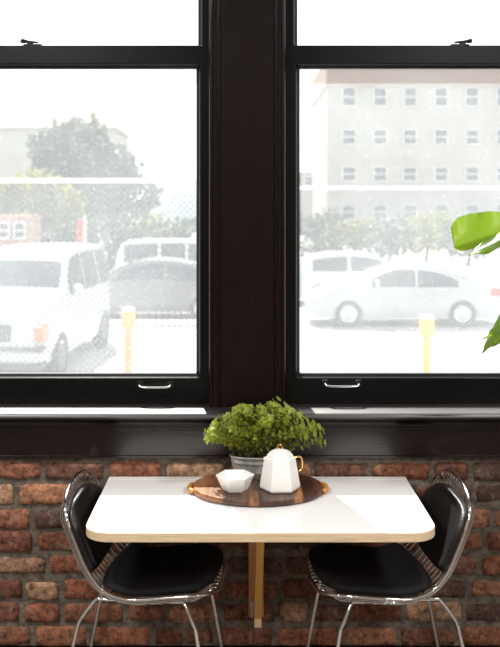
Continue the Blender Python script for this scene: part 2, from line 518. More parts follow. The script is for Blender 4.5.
# ---- casing, stool, apron
def casing_profile(xa, xb):
    w = xb-xa
    f = -.016
    return [(xa,.012),(xa,f+.004),(xa+.004,f-.002),(xa+.012,f-.003),(xa+.016,f+.001),(xa+.030,f+.001),(xa+.032,f-.003),(xa+.037,f-.006),(xa+.041,f-.003),(xa+.043,f+.003),
            (xb-.043,f+.003),(xb-.041,f-.003),(xb-.037,f-.006),(xb-.032,f-.003),(xb-.030,f+.001),(xb-.016,f+.001),(xb-.012,f-.003),(xb-.004,f-.002),(xb,f+.004),(xb,.012)]
def casing(name, xa, xb, z0, z1):
    m = MB(); m.prism(casing_profile(xa, xb), 'z', z0, z1)
    return struct(m.build(name, M['casing']))
casing('trim_1', -.116, .170, .996, 3.235)
casing('trim_2', -1.51, -1.34, .996, 3.235)
casing('trim_3', 1.395, 1.565, .996, 3.235)
m = MB(); m.prism([(.012,3.235),(-.018,3.235),(-.022,3.25),(-.018,3.37),(-.045,3.39),(-.045,3.41),(.012,3.41)], 'x', -1.53, 1.585)
struct(m.build('trim_4', M['casing']))
# stool with rounded nose
m = MB(); m.prism([(.125,.997),(-.020,.997),(-.034,.9955),(-.060,.987),(-.068,.983),(-.073,.977),(-.074,.971),(-.071,.966),(-.064,.964),(.0029,.964),(.0029,.984),(.125,.984)], 'x', -1.60, 1.655)
struct(m.build('trim_5', M['stool'], smooth=True, angle=40))
# apron: bed moulding over a wide board
ap = [(.0025,.9635),(-.052,.9635),(-.052,.958),(-.042,.950),(-.034,.944),(-.030,.936),(-.030,.928),(-.025,.924),(-.025,.916),(-.022,.912),(-.022,.820),(-.025,.817),(-.025,.811),(.0025,.811)]
m = MB(); m.prism(ap, 'x', -1.57, 1.625)
struct(m.build('trim_6', M['apron']))
m = MB(); m.prism([(.009,0),(-.02,0),(-.02,.085),(-.014,.098),(.009,.1)], 'x', RX0, RX1)
struct(m.build('baseboard_back', M['casing']))

# ------------------------------------------------------------------ table
TZ = .74
TX0, TX1, TYF = -.487, .616, -.600
table = empty('wall_table', (.065, -.01, 0))
tag(table, 'white fold-down wall table with pale wood edge and rounded front corners below the windows', 'table')
def tl(mb): mb.bm.transform(Matrix.Translation((-.065, .01, 0)))
TH = .029
def leaf_outline(inset=0, r=.085):
    pts = [(TX1-inset, -.058)]
    for k in range(13):
        a = -PI/2*k/12
        pts.append((TX1-inset-r+(r)*math.cos(a), TYF+inset+r+r*math.sin(a)))
    for k in range(13):
        a = -PI/2-PI/2*k/12
        pts.append((TX0+inset+r+r*math.cos(a), TYF+inset+r+r*math.sin(a)))
    pts.append((TX0+inset, -.058))
    return pts
m = MB(); m.prism(leaf_outline(), 'z', TZ-TH, TZ-.0015); tl(m)
edge = m.build('tabletop_core', M['oak'], table, bevel=.0015); tag(edge, 'pale plywood edge')
m = MB(); m.prism(leaf_outline(.0012), 'z', TZ-.0013, TZ); tl(m)
m.build('tabletop', M['white'], table)
m = MB(); m.box((TX0, -.0545, TZ-TH), (TX1, -.0205, TZ)); m.box((TX0+.005, -.0215, TZ-TH), (TX1-.005, -.009, TZ-.004)); tl(m)
m.build('wall_ledge', M['white'], table, bevel=.0015)
for hx in (-.30, .43):
    m = MB()
    m.box((hx-.035, -.10, TZ-TH-.002), (hx+.035, -.02, TZ-TH)); m.tube([(hx-.035,-.056,TZ-TH-.002),(hx+.035,-.056,TZ-TH-.002)], .004, 8)
    tl(m); m.build('hinge', M['steel'], table)
# wall board and folding strut
m = MB(); m.box((.032, -.032, .222), (.088, -.0105, TZ-TH-.001)); tl(m)
tag(m.build('wall_board', M['pine2'], table, bevel=.002), 'reddish wood board fixed to the bricks')
A = Vector((0, -.055, .19)); B = Vector((0, -.50, .70))
d = (B-A).normalized(); nn = Vector((0, -d.z, d.y))
m = MB()
h = .02
poly = [(-.033,.187),(-.062,.187)]
poly = [(-.036,.200),(-.066,.200),(-.066,.232),(-.520,.709),(-.455,.709),(-.036,.270)]
m.prism(poly, 'x', .0525, .0785); tl(m)
strut = m.build('support_strut', M['pine'], table, bevel=.0015)
m = MB(); m.box((.0522,-.0675,.1995),(.0788,-.0662,.2245)); tl(m)
tag(m.build('end_grain', M['endgrain'], strut), 'pale cut end of the strut')
m = MB(); m.box((.046,-.049,.235),(.0522,-.034,.285)); m.tube([(.045,-.050,.228),(.045,-.050,.292)], .0045, 8)
for z in (.245,.275): m.tube([(.047,-.042,z),(.0445,-.042,z)], .004, 8)
tl(m); m.build('latch', M['steel'], table, smooth=True, angle=40)

# ------------------------------------------------------------------ chairs
PROF = [(.262,.458),(.245,.474),(.205,.482),(.10,.472),(0,.462),(-.055,.469),(-.105,.490),(-.140,.524),(-.170,.572),(-.209,.665),(-.240,.745),(-.256,.800)]
PATH = smooth_path([(x,0,z) for x, z in PROF], 10)
cum = [0]
for a, b in zip(PATH, PATH[1:]): cum.append(cum[-1]+(b-a).length)
LEN = cum[-1]
def prof(s):
    s = max(0, min(LEN, s))
    for i in range(len(cum)-1):
        if cum[i+1] >= s:
            t = (s-cum[i])/(cum[i+1]-cum[i]); p = PATH[i].lerp(PATH[i+1], t)
            d = (PATH[min(i+2,len(PATH)-1)]-PATH[max(i-1,0)]).normalized()
            return p, Vector((-d.z*-1, 0, d.x*-1))*1.0 if False else Vector((d.z, 0, -d.x))
    return PATH[-1], Vector((1,0,0))
# d points front->back (x negative on the seat): normal (d.z,0,-d.x) is up on the seat, forward on the back
HW = .205
def halfwidth(s, hw=HW, s0=0.0, s1=None, r0=.12, r1=.135):
    s1 = LEN if s1 is None else s1
    w = hw
    if s < s0+r0:
        t = min(1, 1-(s-s0)/r0); w = min(w, hw*math.sqrt(max(0, 1-t**4.2)))
    if s > s1-r1:
        t = min(1, 1-(s1-s)/r1); w = min(w, hw*math.sqrt(max(0, 1-t**2.9)))
    return max(0.0, w)
def shell(s, y, off=0.0):
    p, n = prof(s)
    w = max(.02, halfwidth(s))
    v = min(1, abs(y)/w)
    e = min(1, min(s, LEN-s)/.09); e = e*e*(3-2*e)
    dish = -.052*(1-v**4)*e
    return p + n*(dish+.006+off) + Vector((0, y, 0))

def rim_points():
    right = []
    N_ = 120
    for i in range(N_+1):
        # denser at the ends
        t = i/N_; s = LEN*(0.5-0.5*math.cos(PI*t))
        right.append((s, halfwidth(s)))
    pts = [shell(s, -w) for s, w in right] + [shell(s, w) for s, w in reversed(right)]
    out = []
    for p in pts:
        if not out or (p-out[-1]).length > .004: out.append(p)
    if (out[0]-out[-1]).length < .004: out.pop()
    return out

def pad(s0, s1, hw, thick, r0, r1, off, ns=26, ny=14):
    m = MB()
    top, bot = [], []
    for i in range(ns+1):
        t = i/ns; s = s0+(s1-s0)*(0.5-0.5*math.cos(PI*t))
        w = max(.012, halfwidth(s, hw, s0, s1, r0, r1))
        rt, rb = [], []
        for j in range(ny+1):
            v = -1+2*j/ny
            vv = math.sin(v*PI/2)
            ed = math.sqrt(max(0, 1-abs(vv)**6))
            ee = min(1, math.sin(PI*t)*3.2)**.5 if 0 < t < 1 else 0
            hgt = thick*ed*ee
            rt.append(shell(s, w*vv, off+.004+hgt)); rb.append(shell(s, w*vv, off))
        top.append(rt); bot.append(rb)
    vt = m.grid(top); vb = m.grid(bot, flip=True)
    for i in range(ns):
        for c in (0, ny):
            m.face([vt[i][c], vt[i+1][c], vb[i+1][c], vb[i][c]])
    for j in range(ny):
        for r in (0, ns):
            m.face([vt[r][j], vt[r][j+1], vb[r][j+1], vb[r][j]])
    return m

def make_chair():
    root = empty('wire_chair', (0,0,0))
    m = MB(); m.tube(rim_points(), .0058, 10, closed=True)
    m.build('rim_frame', M['chrome'], root, smooth=True)
    m = MB()
    for v in (-.972,-.925,-.85,-.72,-.58,-.435,-.29,-.145,0,.145,.29,.435,.58,.72,.85,.925,.972):
        y = HW*v
        ss = [LEN*i/160 for i in range(161)]
        ok = [s for s in ss if halfwidth(s) >= abs(y)-.001]
        m.tube([shell(s, y, -.002) for s in ok[::2]+([ok[-1]] if (len(ok)-1) % 2 else [])], .0021, 6)
    m.build('wire', M['chrome'], root, smooth=True)
    m = MB()
    for s in (.10, .235, .36):
        w = halfwidth(s)
        m.tube([shell(s, w*(-1+2*j/16), -.006) for j in range(17)], .003, 6)
    m.build('cross_wire', M['chrome'], root, smooth=True)
    o = pad(.022, .40, .192, .040, .11, .045, .022).build('seat_pad', M['fabric'], root, smooth=True)
    o = pad(.432, LEN-.045, .190, .030, .05, .10, .020).build('back_pad', M['vinyl'], root, smooth=True)
    for s in (-1, 1):
        m = MB(); m.tube([(-.125,s*.165,.449),(.145,s*.165,.449)], .0058, 10)
        for x in (-.06, .08): m.tube([(x,s*.165,.440),(x,s*.165,.457)], .004, 6)
        m.build('side_rail', M['chrome'], root, smooth=True, angle=50)
        for kx, tx, fx in ((-.190,-.125,-.268),(.198,.145,.262)):
            m = MB()
            sg = 1 if kx > 0 else -1
            up = smooth_path([(tx,s*.165,.449),(tx+sg*.014,s*.166,.444),(kx-sg*.012,s*.184,.395),(kx,s*.187,.372),(kx+sg*.004,s*.188,.35)], 5)
            m.tube(up, .0056, 10)
            m.tube([(kx+sg*.001,s*.1872,.372),(fx,s*.212,.012)], .0072, 10)
            lg = m.build('leg', M['chrome'], root, smooth=True, angle=50)
            m = MB(); m.lathe([(.0085,0),(.0095,.004),(.0085,.02)], 12, (fx,s*.212,0))
            m.build('foot_cap', M['tyre'], lg, smooth=True, angle=50)
    # front and rear stretchers tying the two leg frames under the seat
    for x in (-.10, .12):
        m = MB(); m.tube([(x,-.165,.444),(x,.165,.444)], .005, 8)
        m.build('stretcher', M['chrome'], root, smooth=True)
    return root
chair = make_chair()
chair2 = copy_tree(chair)
chair.location = (-.326, -.245, 0); chair.rotation_euler.z = math.radians(-5)
chair2.location = (.508, -.245, 0); chair2.rotation_euler.z = math.radians(185)
tag(chair, 'chrome wire chair with black pads at the left end of the white table', 'chair', 'wire chairs at the wall table')
tag(chair2, 'chrome wire chair with black pads at the right end of the white table', 'chair', 'wire chairs at the wall table')

# ------------------------------------------------------------------ serving board
BX, BY, BT = .063, -.195, .764
tray = empty('serving_board', (BX, BY, TZ))
tag(tray, 'round dark walnut serving board with pale staves, lying on the white table', 'tray')
m = MB()
m.lathe([(.205,.0),(.226,.003),(.232,.008),(.232,.019),(.229,.0230),(.222,.0236),(.0,.024)][:6], 72, (0,0,0), 1.0, .765)
m.build('board', M['board'], tray, smooth=True, angle=40)
for s in (-1, 1):
    m = MB()
    m.tube(smooth_path([(s*.224,-.040,.012),(s*.236,-.032,.014),(s*.241,0,.015),(s*.236,.032,.014),(s*.224,.040,.012)], 6), .0085, 10)
    tag(m.build('handle', M['goldwood'], tray, smooth=True, angle=50), 'honey coloured grip')

# ------------------------------------------------------------------ bowl (six-sided)
def hexring(r, z, n=6, rot=0): return [(r*math.cos(2*PI*k/n+rot), r*math.sin(2*PI*k/n+rot), z) for k in range(n)]
m = MB()
prof_b = [(.030,.004),(.034,0),(.043,0),(.0455,.003),(.0665,.049),(.0672,.0515),(.0655,.0525),(.063,.0505),(.043,.008),(.03,.0065)]
m.lathe(prof_b, 6)
bowl = m.build('faceted_bowl', M['china'], None, bevel=.0018, bseg=2)
bowl.location = (-.017, -.250, BT); bowl.rotation_euler.z = math.radians(3)
tag(bowl, 'small white six-sided bowl standing on the serving board, left of the teapot', 'bowl')

# ------------------------------------------------------------------ teapot
pot = empty('faceted_teapot', (.139, -.236, BT), math.radians(2))
tag(pot, 'white six-sided teapot with brass handle and lid knob on the serving board', 'teapot')
m = MB()
m.lathe([(.050,0),(.066,0),(.0705,.004),(.0715,.010),(.0545,.106),(.051,.111),(.044,.113),(.043,.110)], 6)
body = m.build('body', M['china'], pot, bevel=.003, bseg=3)
m = MB()
m.lathe([(.043,.1105),(.0475,.1135),(.046,.117),(.033,.130),(.018,.136),(.004,.1375)], 6)
lid = m.build('lid', M['china'], pot, bevel=.003, bseg=3)
m = MB()
ring = [(.0075*math.cos(2*PI*k/20), 0, .1445+.0075*math.sin(2*PI*k/20)) for k in range(20)]
m.tube(ring, .0026, 8, closed=True)
m.lathe([(.004,.134),(.004,.139),(.002,.140)], 10)
tag(m.build('knob', M['brass'], lid, smooth=True, angle=50), 'brass ring knob')
m = MB()
m.tube(smooth_path([(.052,.020,.100),(.064,.026,.102),(.076,.032,.099),(.081,.034,.085),(.080,.034,.062),(.074,.031,.052),(.060,.025,.052)], 6), .0038, 8)
tag(m.build('handle', M['brass'], pot, smooth=True), 'brass loop handle')
m = MB()
m.prism([(-.044,-.012),(-.058,-.003),(-.058,.003),(-.044,.012)], 'z', .097, .109)
m.build('spout', M['china'], pot, bevel=.003)

# ------------------------------------------------------------------ herb planter
PX, PY = .066, -.092
planter = empty('potted_boxwood', (PX, PY, BT))
tag(planter, 'bushy small-leaved green plant in an oval galvanised planter behind the teapot', 'plant')
m = MB()
m.lathe([(.085,0),(.088,.002),(.0905,.018),(.0925,.020),(.0925,.024),(.0912,.026),(.0975,.052),(.0995,.054),(.0995,.058),(.0985,.060),(.1015,.072),(.1055,.074),(.1065,.077),(.1055,.080),(.102,.080),(.101,.077),(.095,.040)], 48, (0,0,0), 1.0, .535, cap1=True)
m.build('planter', M['zinc'], planter, smooth=True, angle=50)
m = MB(); m.lathe([(.096,.062),(.05,.068),(.002,.070)], 24, (0,0,0), 1.0, .52, cap0=False); m.build('soil', M['soil'], planter, smooth=True)
rnd = random.Random(5)
twigs, leaves = MB(), MB()
def small_leaf(mb, p, d, n, ln, w):
    s = d.cross(n)
    if s.length < 1e-4: s = d.orthogonal()
    s.normalize(); n = s.cross(d).normalized()
    pts_l = [(0,0),(.3,.85),(.62,1.0),(.88,.62),(1.0,0),(.88,-.62),(.62,-1.0),(.3,-.85)]
    vs = [mb.bm.verts.new(p+d*(u*ln)+s*(v*w)+n*(abs(v)*w*.35-.25*ln*u*u)) for u, v in pts_l]
    mid = [mb.bm.verts.new(p+d*(u*ln)-n*.25*ln*u*u) for u in (.32,.7)]
    f = mb.face
    f([vs[0],vs[1],mid[0]]); f([vs[1],vs[2],mid[1],mid[0]]); f([vs[2],vs[3],mid[1]]); f([vs[3],vs[4],mid[1]])
    f([vs[4],vs[5],mid[1]]); f([vs[5],vs[6],mid[1]]); f([vs[6],vs[7],mid[0],mid[1]]); f([vs[7],vs[0],mid[0]])
n_st = 100
for i in range(n_st):
    bx = rnd.uniform(-.085,.085); by = rnd.uniform(-.035,.03)
    # target point on a wide dome
    a = rnd.uniform(-1, 1)
    tx = .018+a*.205+rnd.uniform(-.015,.015)
    env = .205*math.sqrt(max(0, 1-(abs(a)**2.4)*.80))
    if tx > .12: env *= .93
    tz = .075+env*rnd.uniform(.62, 1.0)
    ty = rnd.uniform(-.115, .012)
    p0 = Vector((bx, by, .065)); p2 = Vector((tx, ty, tz))
    p1 = p0.lerp(p2, .5)+Vector((-(tx-bx)*.12, 0, .02))
    path = smooth_path([p0, p1, p2], 7)
    # keep clear of the stool and apron behind and the pot in front
    path = [Vector((p.x, max(min(p.y, .022 if p.z > .17 else .058), -.052 if p.z < .155 and p.x > -.01 else -.16), p.z)) for p in path]
    twigs.tube(path, [.0016*(1-.5*k/len(path)) for k in range(len(path))], 5)
    L_ = len(path)
    for k in range(4, L_):
        p = path[k]; d = (path[k]-path[k-1]).normalized()
        ang0 = rnd.random()*PI
        for w_ in range(2 if k < L_-2 else 5):
            a2 = ang0+w_*PI*2/(2 if k < L_-2 else 5)
            o1 = d.orthogonal().normalized(); o2 = d.cross(o1)
            out = (o1*math.cos(a2)+o2*math.sin(a2))
            dd = (d*rnd.uniform(.35,.8)+out).normalized()
            nn = (d-dd*d.dot(dd)+Vector((0,0,.5))).normalized()
            ln = rnd.uniform(.014,.0205)
            e = p+dd*ln
            if e.y > .030 and e.z > .165: continue
            if e.y > .066: continue
            if e.y < -.055 and e.z < .16 and e.x > 0: continue
            small_leaf(leaves, p, dd, nn, ln, ln*.43)
st = twigs.build('stems', M['twig'], planter, smooth=True)
leaves.build('foliage', M['boxleaf'], planter, smooth=True, recalc=False)

# ------------------------------------------------------------------ big-leaved plant at the right
plant = empty('large_leaf_houseplant', (1.36, -.42, 0))
tag(plant, 'tall houseplant at the right edge with big glossy backlit green leaves before the window', 'plant')
def pw(v): return Vector(v)-Vector((1.36,-.42,0))
m = MB(); m.lathe([(.10,0),(.125,.005),(.155,.24),(.162,.26),(.160,.27),(.15,.27),(.145,.25),(.13,.23)], 40)
m.build('pot', M['terracotta'], plant, smooth=True, angle=40)
m = MB(); m.lathe([(.145,.235),(.07,.245),(.002,.248)], 24, cap0=False); m.build('soil', M['soil'], plant, smooth=True)
def big_leaf(base, tip, side, width, fold_a, fold_b, droop, seed=0, blunt=.5, low=1.0, tipw=0.0, nu=26, nv=10, curl=0.0):
    base, tip, side = Vector(base), Vector(tip), Vector(side).normalized()
    d = tip-base; L_ = d.length; dn = d.normalized()
    side = (side-dn*side.dot(dn)).normalized()
    nor = dn.cross(side).normalized()
    rows = []
    for i in range(nu+1):
        u = i/nu
        mid = base+d*u+Vector((0,0,-1))*droop*(u*u*1.0-u*.25)
        hw_ = width*min(1, u*5+.05)**.6*(1-u)**blunt*(u**tipw) if u < 1 else 0
        hw_ = max(hw_, .001)
        r = []
        for j in range(-nv, nv+1):
            v = j/nv
            f = fold_a if v > 0 else fold_b
            hk = hw_ if v > 0 else hw_*low
            a = abs(v)
            ang = f+curl*a
            off = side*(v*hk*math.cos(ang)) + nor*(a*hk*math.sin(ang))
            rip = .006*math.sin(u*17+seed+v*2)*a*a + .003*math.sin(u*40+seed*3)*a**3
            # veins
            rip += .0016*abs(math.sin((u*9+a*1.6)*PI))*min(1, a*3)
            r.append(mid+off+nor*rip)
        rows.append(r)
    m = MB(); m.grid(rows)
    o = m.build('leaf', M['bigleaf'], plant, smooth=True, recalc=False)
    return base
def stalk(pts, r=.005):
    m = MB(); m.tube(smooth_path(pts, 8), r, 8); m.build('stalk', M['stem'], plant, smooth=True)
LV = [
 # base, tip, side (v>0 direction), width, foldA, foldB, droop
 ((1.10,-.22,1.712),(.752,-.215,1.600),(-.10,.25,1.0),.225,.05,-.60,.0,0.3,.33,.30,1.2),
 ((1.10,-.36,1.74),(.768,-.350,1.585),(0,.92,.38),.075,-.10,.15,.0,1.7,.5),
 ((1.02,-.33,1.49),(.808,-.36,1.253),(.2,-.61,-.77),.085,-.15,-.15,.0,2.9,.8),
 ((1.04,-.42,1.40),(.795,-.43,1.33),(.2,.8,.55),.035,.4,.1,.02,4.0,.7),
 ((1.55,-.45,1.95),(1.85,-.55,1.80),(0,1,.4),.12,.2,.2,.06,1.1),
 ((1.40,-.60,1.80),(1.35,-.95,1.62),(1,0,.2),.12,.2,.2,.06,2.2),
 ((1.50,-.34,1.55),(1.80,-.30,1.35),(0,1,.4),.11,.2,.2,.06,3.3),
 ((1.42,-.35,2.05),(1.25,-.25,2.25),(.6,.5,-.3),.07,.2,.2,.0,0.7),
]
for k, l in enumerate(LV):
    big_leaf(pw(l[0]), pw(l[1]), l[2], l[3], l[4], l[5], l[6], l[7], l[8] if len(l) > 8 else .7, l[9] if len(l) > 9 else 1.0, l[10] if len(l) > 10 else 0.0)
    b = Vector(l[0]); dirn = (Vector(l[1])-b).normalized()
    r0 = Vector((1.36+.02*math.cos(k*2), -.42+.02*math.sin(k*2), .235))
    midp = Vector((1.36+(b.x-1.36)*.18, -.42+(b.y+.42)*.18, .25+(b.z-.25)*.55))
    stalk([pw(r0), pw(midp), pw(b-dirn*.10+Vector((0,0,-.01))), pw(b+dirn*.005)], .006)

# ------------------------------------------------------------------ outside
m = MB(); m.box((-90, .27, GZ-.3), (90, 140, GZ)); o = m.build('ground', M['concrete']); struct(o)

# chain-link fence
def fence(label, x0, x1, y, top, pitch=.060):
    h = top-GZ
    root = empty('chain_link_fence', ((x0+x1)/2, y, GZ))
    tag(root, label, 'fence', 'chain link fence runs of the car park')
    cx = (x0+x1)/2
    m = MB(); W = x1-x0
    k = -h
    r = .0044
    while k < W:
        for sg in (1, -1):
            a, b = max(0, k), min(W, k+h)
            if b-a > .01:
                za, zb = a-k, b-k
                p = Vector((a, 0, za)); q = Vector((b, 0, zb))
                if sg < 0: p.x, q.x = W-p.x, W-q.x
                m.tube([p-Vector((W/2,0,0))+Vector((0,.003*sg,0)), q-Vector((W/2,0,0))+Vector((0,.003*sg,0))], r, 4, caps=False)
        k += pitch*math.sqrt(2)/1.1
    m.build('wire_mesh', M['galv'], root)
    m = MB(); m.tube([(-W/2,0,h),(W/2,0,h)], .028, 10); m.build('top_rail', M['rail'], root, smooth=True, angle=50)
    for px in (-W/2, W/2):
        m = MB(); m.tube([(px,0,0),(px,0,h+.05)], .035, 10); m.build('post', M['galv'], root, smooth=True, angle=50)
fence('nearer chain link fence with white top rail, seen through the left window', -5.2, -.25, 7.55, 2.07)
fence('farther chain link fence with white top rail, seen through the right window', .35, 8.2, 11.5, 2.07)

def bollard(label, x, y, h):
    root = empty('bollard', (x, y, GZ)); tag(root, label, 'bollard', 'yellow car park posts')
    m = MB(); m.lathe([(.062,0),(.062,h-.28),(.06,h-.27)], 20); m.build('post', M['yellow'], root, smooth=True, angle=40)
    m = MB(); m.lathe([(.105,h-.32),(.115,h-.31),(.115,h-.05),(.10,h-.015),(.05,h)], 20); m.build('sleeve', M['yellow'], root, smooth=True, angle=40)
    m = MB(); m.lathe([(.117,h-.06),(.105,h-.012),(.05,h+.006),(.01,h+.009)], 20, cap0=False); tag(m.build('cap', M['cream'], root, smooth=True, angle=40), 'pale cap')
bollard('yellow post with pale cap beside the white van', (128.5-240)/61.5, CAMY+14.5, 1.2)
bollard('yellow post with pale cap in front of the silver sedan', (426-240)/65, CAMY+13.7, 1.17)

# ---- vehicles: x forward, y left, z up, origin on the ground
def lerp_prof(P, x):
    for (xa, za), (xb, zb) in zip(P, P[1:]):
        if xa <= x <= xb:
            t = (x-xa)/(xb-xa) if xb > xa else 0
            return za+(zb-za)*t
    return P[-1][1] if x > P[-1][0] else P[0][1]
def make_car(name, label, cat, top, bot, W, belt, axles, wr, paint, group=None, taper=.80, side_win=None, screens=(), lights=None, rim_m='alloy'):
    root = empty(name)
    tag(root, label, cat, group)
    P = smooth_path([(x, 0, z) for x, z in top], 5)
    P = sorted([(p.x, p.z) for p in P])
    xa, xb = P[0][0], P[-1][0]; half = (xb-xa)/2; cx = (xa+xb)/2
    zroof = max(z for _, z in P)
    def w(x, z):
        e = abs(x-cx)/half
        f = 1-.22*max(0, (e-.72)/.28)**2
        g = 1.0 if z <= belt else 1-(1-taper)*((z-belt)/(zroof-belt))**1.15
        g2 = 1-.05*max(0, (bot+.25-z)/.25)
        return W/2*f*g*g2
    xs = [xa+(xb-xa)*(0.5-0.5*math.cos(PI*i/56)) for i in range(57)]
    m = MB(); nz = 10
    sides = {}
    for s in (-1, 1):
        rows = []
        for x in xs:
            zt = max(bot+.05, lerp_prof(P, x)); 
            rows.append([(x, s*w(x, bot+(zt-bot)*j/nz), bot+(zt-bot)*j/nz) for j in range(nz+1)])
        sides[s] = m.grid(rows, flip=(s > 0))
    A, B = sides[-1], sides[1]
    for i in range(len(xs)-1):
        # roof / bonnet with a crown
        prev0, prev1 = A[i][nz], A[i+1][nz]
        for k in range(1, 8):
            t = k/8
            def mk(a, b):
                c = a.co.lerp(b.co, t); c.z += .035*(1-(2*t-1)**2); return c
            if k == 1: rowa, rowb = [prev0], [prev1]
            rowa.append(m.bm.verts.new(mk(A[i][nz], B[i][nz]))); rowb.append(m.bm.verts.new(mk(A[i+1][nz], B[i+1][nz])))
        rowa.append(B[i][nz]); rowb.append(B[i+1][nz])
        for k in range(8): m.face([rowa[k], rowa[k+1], rowb[k+1], rowb[k]])
        m.face([A[i][0], A[i+1][0], B[i+1][0], B[i][0]])
    for e in (0, -1):
        m.face(A[e]+B[e][::-1])
    bmesh.ops.remove_doubles(m.bm, verts=m.bm.verts[:], dist=.0005)
    m.build('body', paint, root, smooth=True, angle=38)
    # glass
    if side_win:
        for s in (-1, 1):
            for (x0, x1) in side_win:
                rows = []
                for i in range(15):
                    x = x0+(x1-x0)*i/14
                    zt = lerp_prof(P, x)-.09; zb = belt+.02
                    zt = max(zt, zb+.005)
                    rows.append([(x, s*(w(x, zb+(zt-zb)*j/5)+.008), zb+(zt-zb)*j/5) for j in range(6)])
                m = MB(); m.grid(rows); m.build('side_window', M['carglass'], root, smooth=True)
    for nm, x0, x1, fr in screens:
        rows = []
        for i in range(9):
            x = x0+(x1-x0)*i/8; z = lerp_prof(P, x)
            r = []
            for j in range(9):
                t = -1+2*j/8
                r.append((x+.008*(1 if nm == 'windshield' else -1), t*fr*w(x, z), z+.010+.035*(1-t*t*fr*fr)))
            rows.append(r)
        m = MB(); m.grid(rows); m.build(nm, M['carglass'], root, smooth=True)
    # wheels
    for ax in axles:
        for s in (-1, 1):
            y1 = s*(W/2+.012); y0 = s*(W/2-.2)
            Mx = Matrix.Translation((ax, 0, wr)) @ Matrix.Rotation(-PI/2*s, 4, 'X')
            m = MB(); d_ = W/2
            m.lathe([(wr*.62,d_-.20),(wr*.96,d_-.2),(wr,d_-.17),(wr,d_-.02),(wr*.95,d_+.012),(wr*.68,d_+.014),(wr*.64,d_)], 36, (0,0,0), M=Mx, cap0=True, cap1=False)
            wh = m.build('wheel', M['tyre'], root, smooth=True, angle=40)
            m = MB(); m.lathe([(wr*.66,d_-.005),(wr*.62,d_+.006),(wr*.55,d_-.01),(wr*.2,d_+.004),(wr*.12,d_+.012)], 30, (0,0,0), M=Mx, cap0=False)
            m.build('rim', M[rim_m], wh, smooth=True, angle=40)
            m = MB()
            arch = [(ax+(wr+.055)*math.cos(a), s*(w(ax, wr)+.004), max(bot+.01, wr+(wr+.055)*math.sin(a))) for a in [PI*k/18 for k in range(19)]]
            arc2 = [(ax+(wr+.005)*math.cos(a), s*(w(ax, wr)+.004), max(bot+.01, wr+(wr+.005)*math.sin(a))) for a in [PI*k/18 for k in range(19)]]
            m.grid([arch, arc2]); m.build('wheel_arch', M['bumper'], root)
    for s in (-1, 1):
        m = MB()
        mx = (side_win[-1][1]-.10) if side_win else .6
        m.lathe([(.01,-.10),(.09,-.08),(.10,0),(.08,.08),(.01,.10)], 12, (mx, s*(w(mx, belt)+.11), belt+.10), .55, 1.0)
        m.build('mirror', paint, root, smooth=True)
    return root, w, P

def place(root, x, y, rz):
    root.location = (x, y, GZ); root.rotation_euler.z = rz

sedan_top = [(-2.27,.62),(-2.25,.86),(-2.15,.98),(-1.72,1.03),(-1.30,1.16),(-.75,1.37),(-.15,1.435),(.35,1.40),(.85,1.18),(1.22,.98),(1.75,.88),(2.10,.74),(2.24,.58),(2.27,.40)]
r, w, P = make_car('sedan', 'silver sedan parked side-on with its nose to the left, seen through the right window', 'car', sedan_top, .20, 1.76, .93, (-1.32, 1.36), .325, M['carsilver'],
    side_win=[(-1.22,-.28),(-.22,.80)], screens=[('windshield',.42,1.12,.86),('rear_window',-1.62,-.88,.84)])
for s in (-1, 1):
    m = MB(); m.box((1.98, s*.80-.09, .60), (2.16, s*.80+.03, .74))
    m.build('headlight', M['lens'], r, bevel=.03)
for s in (-1, 1):
    m = MB(); m.box((-2.27, s*.74-.09, .74), (-2.0, s*.74+.09, .90))
    m.build('taillight', M['red'], r, bevel=.02)
place(r, (406-240)/42.6+.02, CAMY+21.9, PI)

r, w, P = make_car('hatchback', 'white car parked behind the silver sedan, only its roof and windows showing', 'car',
    [(-2.05,.5),(-2.03,.95),(-1.85,1.12),(-1.55,1.36),(-.9,1.47),(-.2,1.49),(.45,1.40),(1.0,1.10),(1.6,.98),(1.95,.80),(2.05,.45)], .2, 1.74, .97, (-1.25,1.3), .31, M['carwhite'],
    side_win=[(-1.45,-.45),(-.35,.85)], screens=[('windshield',.5,.98,.86),('rear_window',-1.84,-1.58,.8)])
for s in (-1, 1):
    m = MB(); m.box((-2.06, s*.72-.10, .80), (-1.9, s*.72+.08, 1.0))
    m.build('taillight', M['red'], r, bevel=.02)
place(r, (362-240)/34.4, CAMY+26.6, 0)

r, w, P = make_car('compact_car', 'dark grey car parked side-on behind the yellow post, right of the white van', 'car',
    [(-2.2,.45),(-2.18,.85),(-2.0,1.0),(-1.6,1.18),(-.95,1.42),(-.2,1.50),(.45,1.42),(1.1,1.10),(1.7,.95),(2.1,.76),(2.2,.42)], .2, 1.76, .98, (-1.3,1.34), .32, M['cargrey'],
    side_win=[(-1.42,-.42),(-.32,.92)], screens=[('windshield',.5,1.08,.86),('rear_window',-1.55,-1.02,.82)])
for s in (-1, 1):
    m = MB(); m.box((2.0, s*.78-.1, .62), (2.17, s*.78+.02, .78))
    m.build('headlight', M['lens'], r, bevel=.03)
place(r, (150-240)/40, CAMY+23.2, PI)

r, w, P = make_car('sport_utility_vehicle', 'white utility vehicle standing in the row behind the dark grey car', 'car',
    [(-2.3,.5),(-2.28,1.1),(-2.2,1.45),(-2.0,1.74),(-1.2,1.80),(0,1.80),(.55,1.72),(1.15,1.22),(1.9,1.12),(2.25,.95),(2.3,.5)], .28, 1.88, 1.12, (-1.4,1.4), .37, M['carwhite'],
    side_win=[(-2.0,-.95),(-.85,-.1),(0,.85)], screens=[('windshield',.62,1.12,.86),('rear_window',-2.2,-2.02,.8)], taper=.86)
place(r, (189-240)/32, CAMY+28.5, 0)

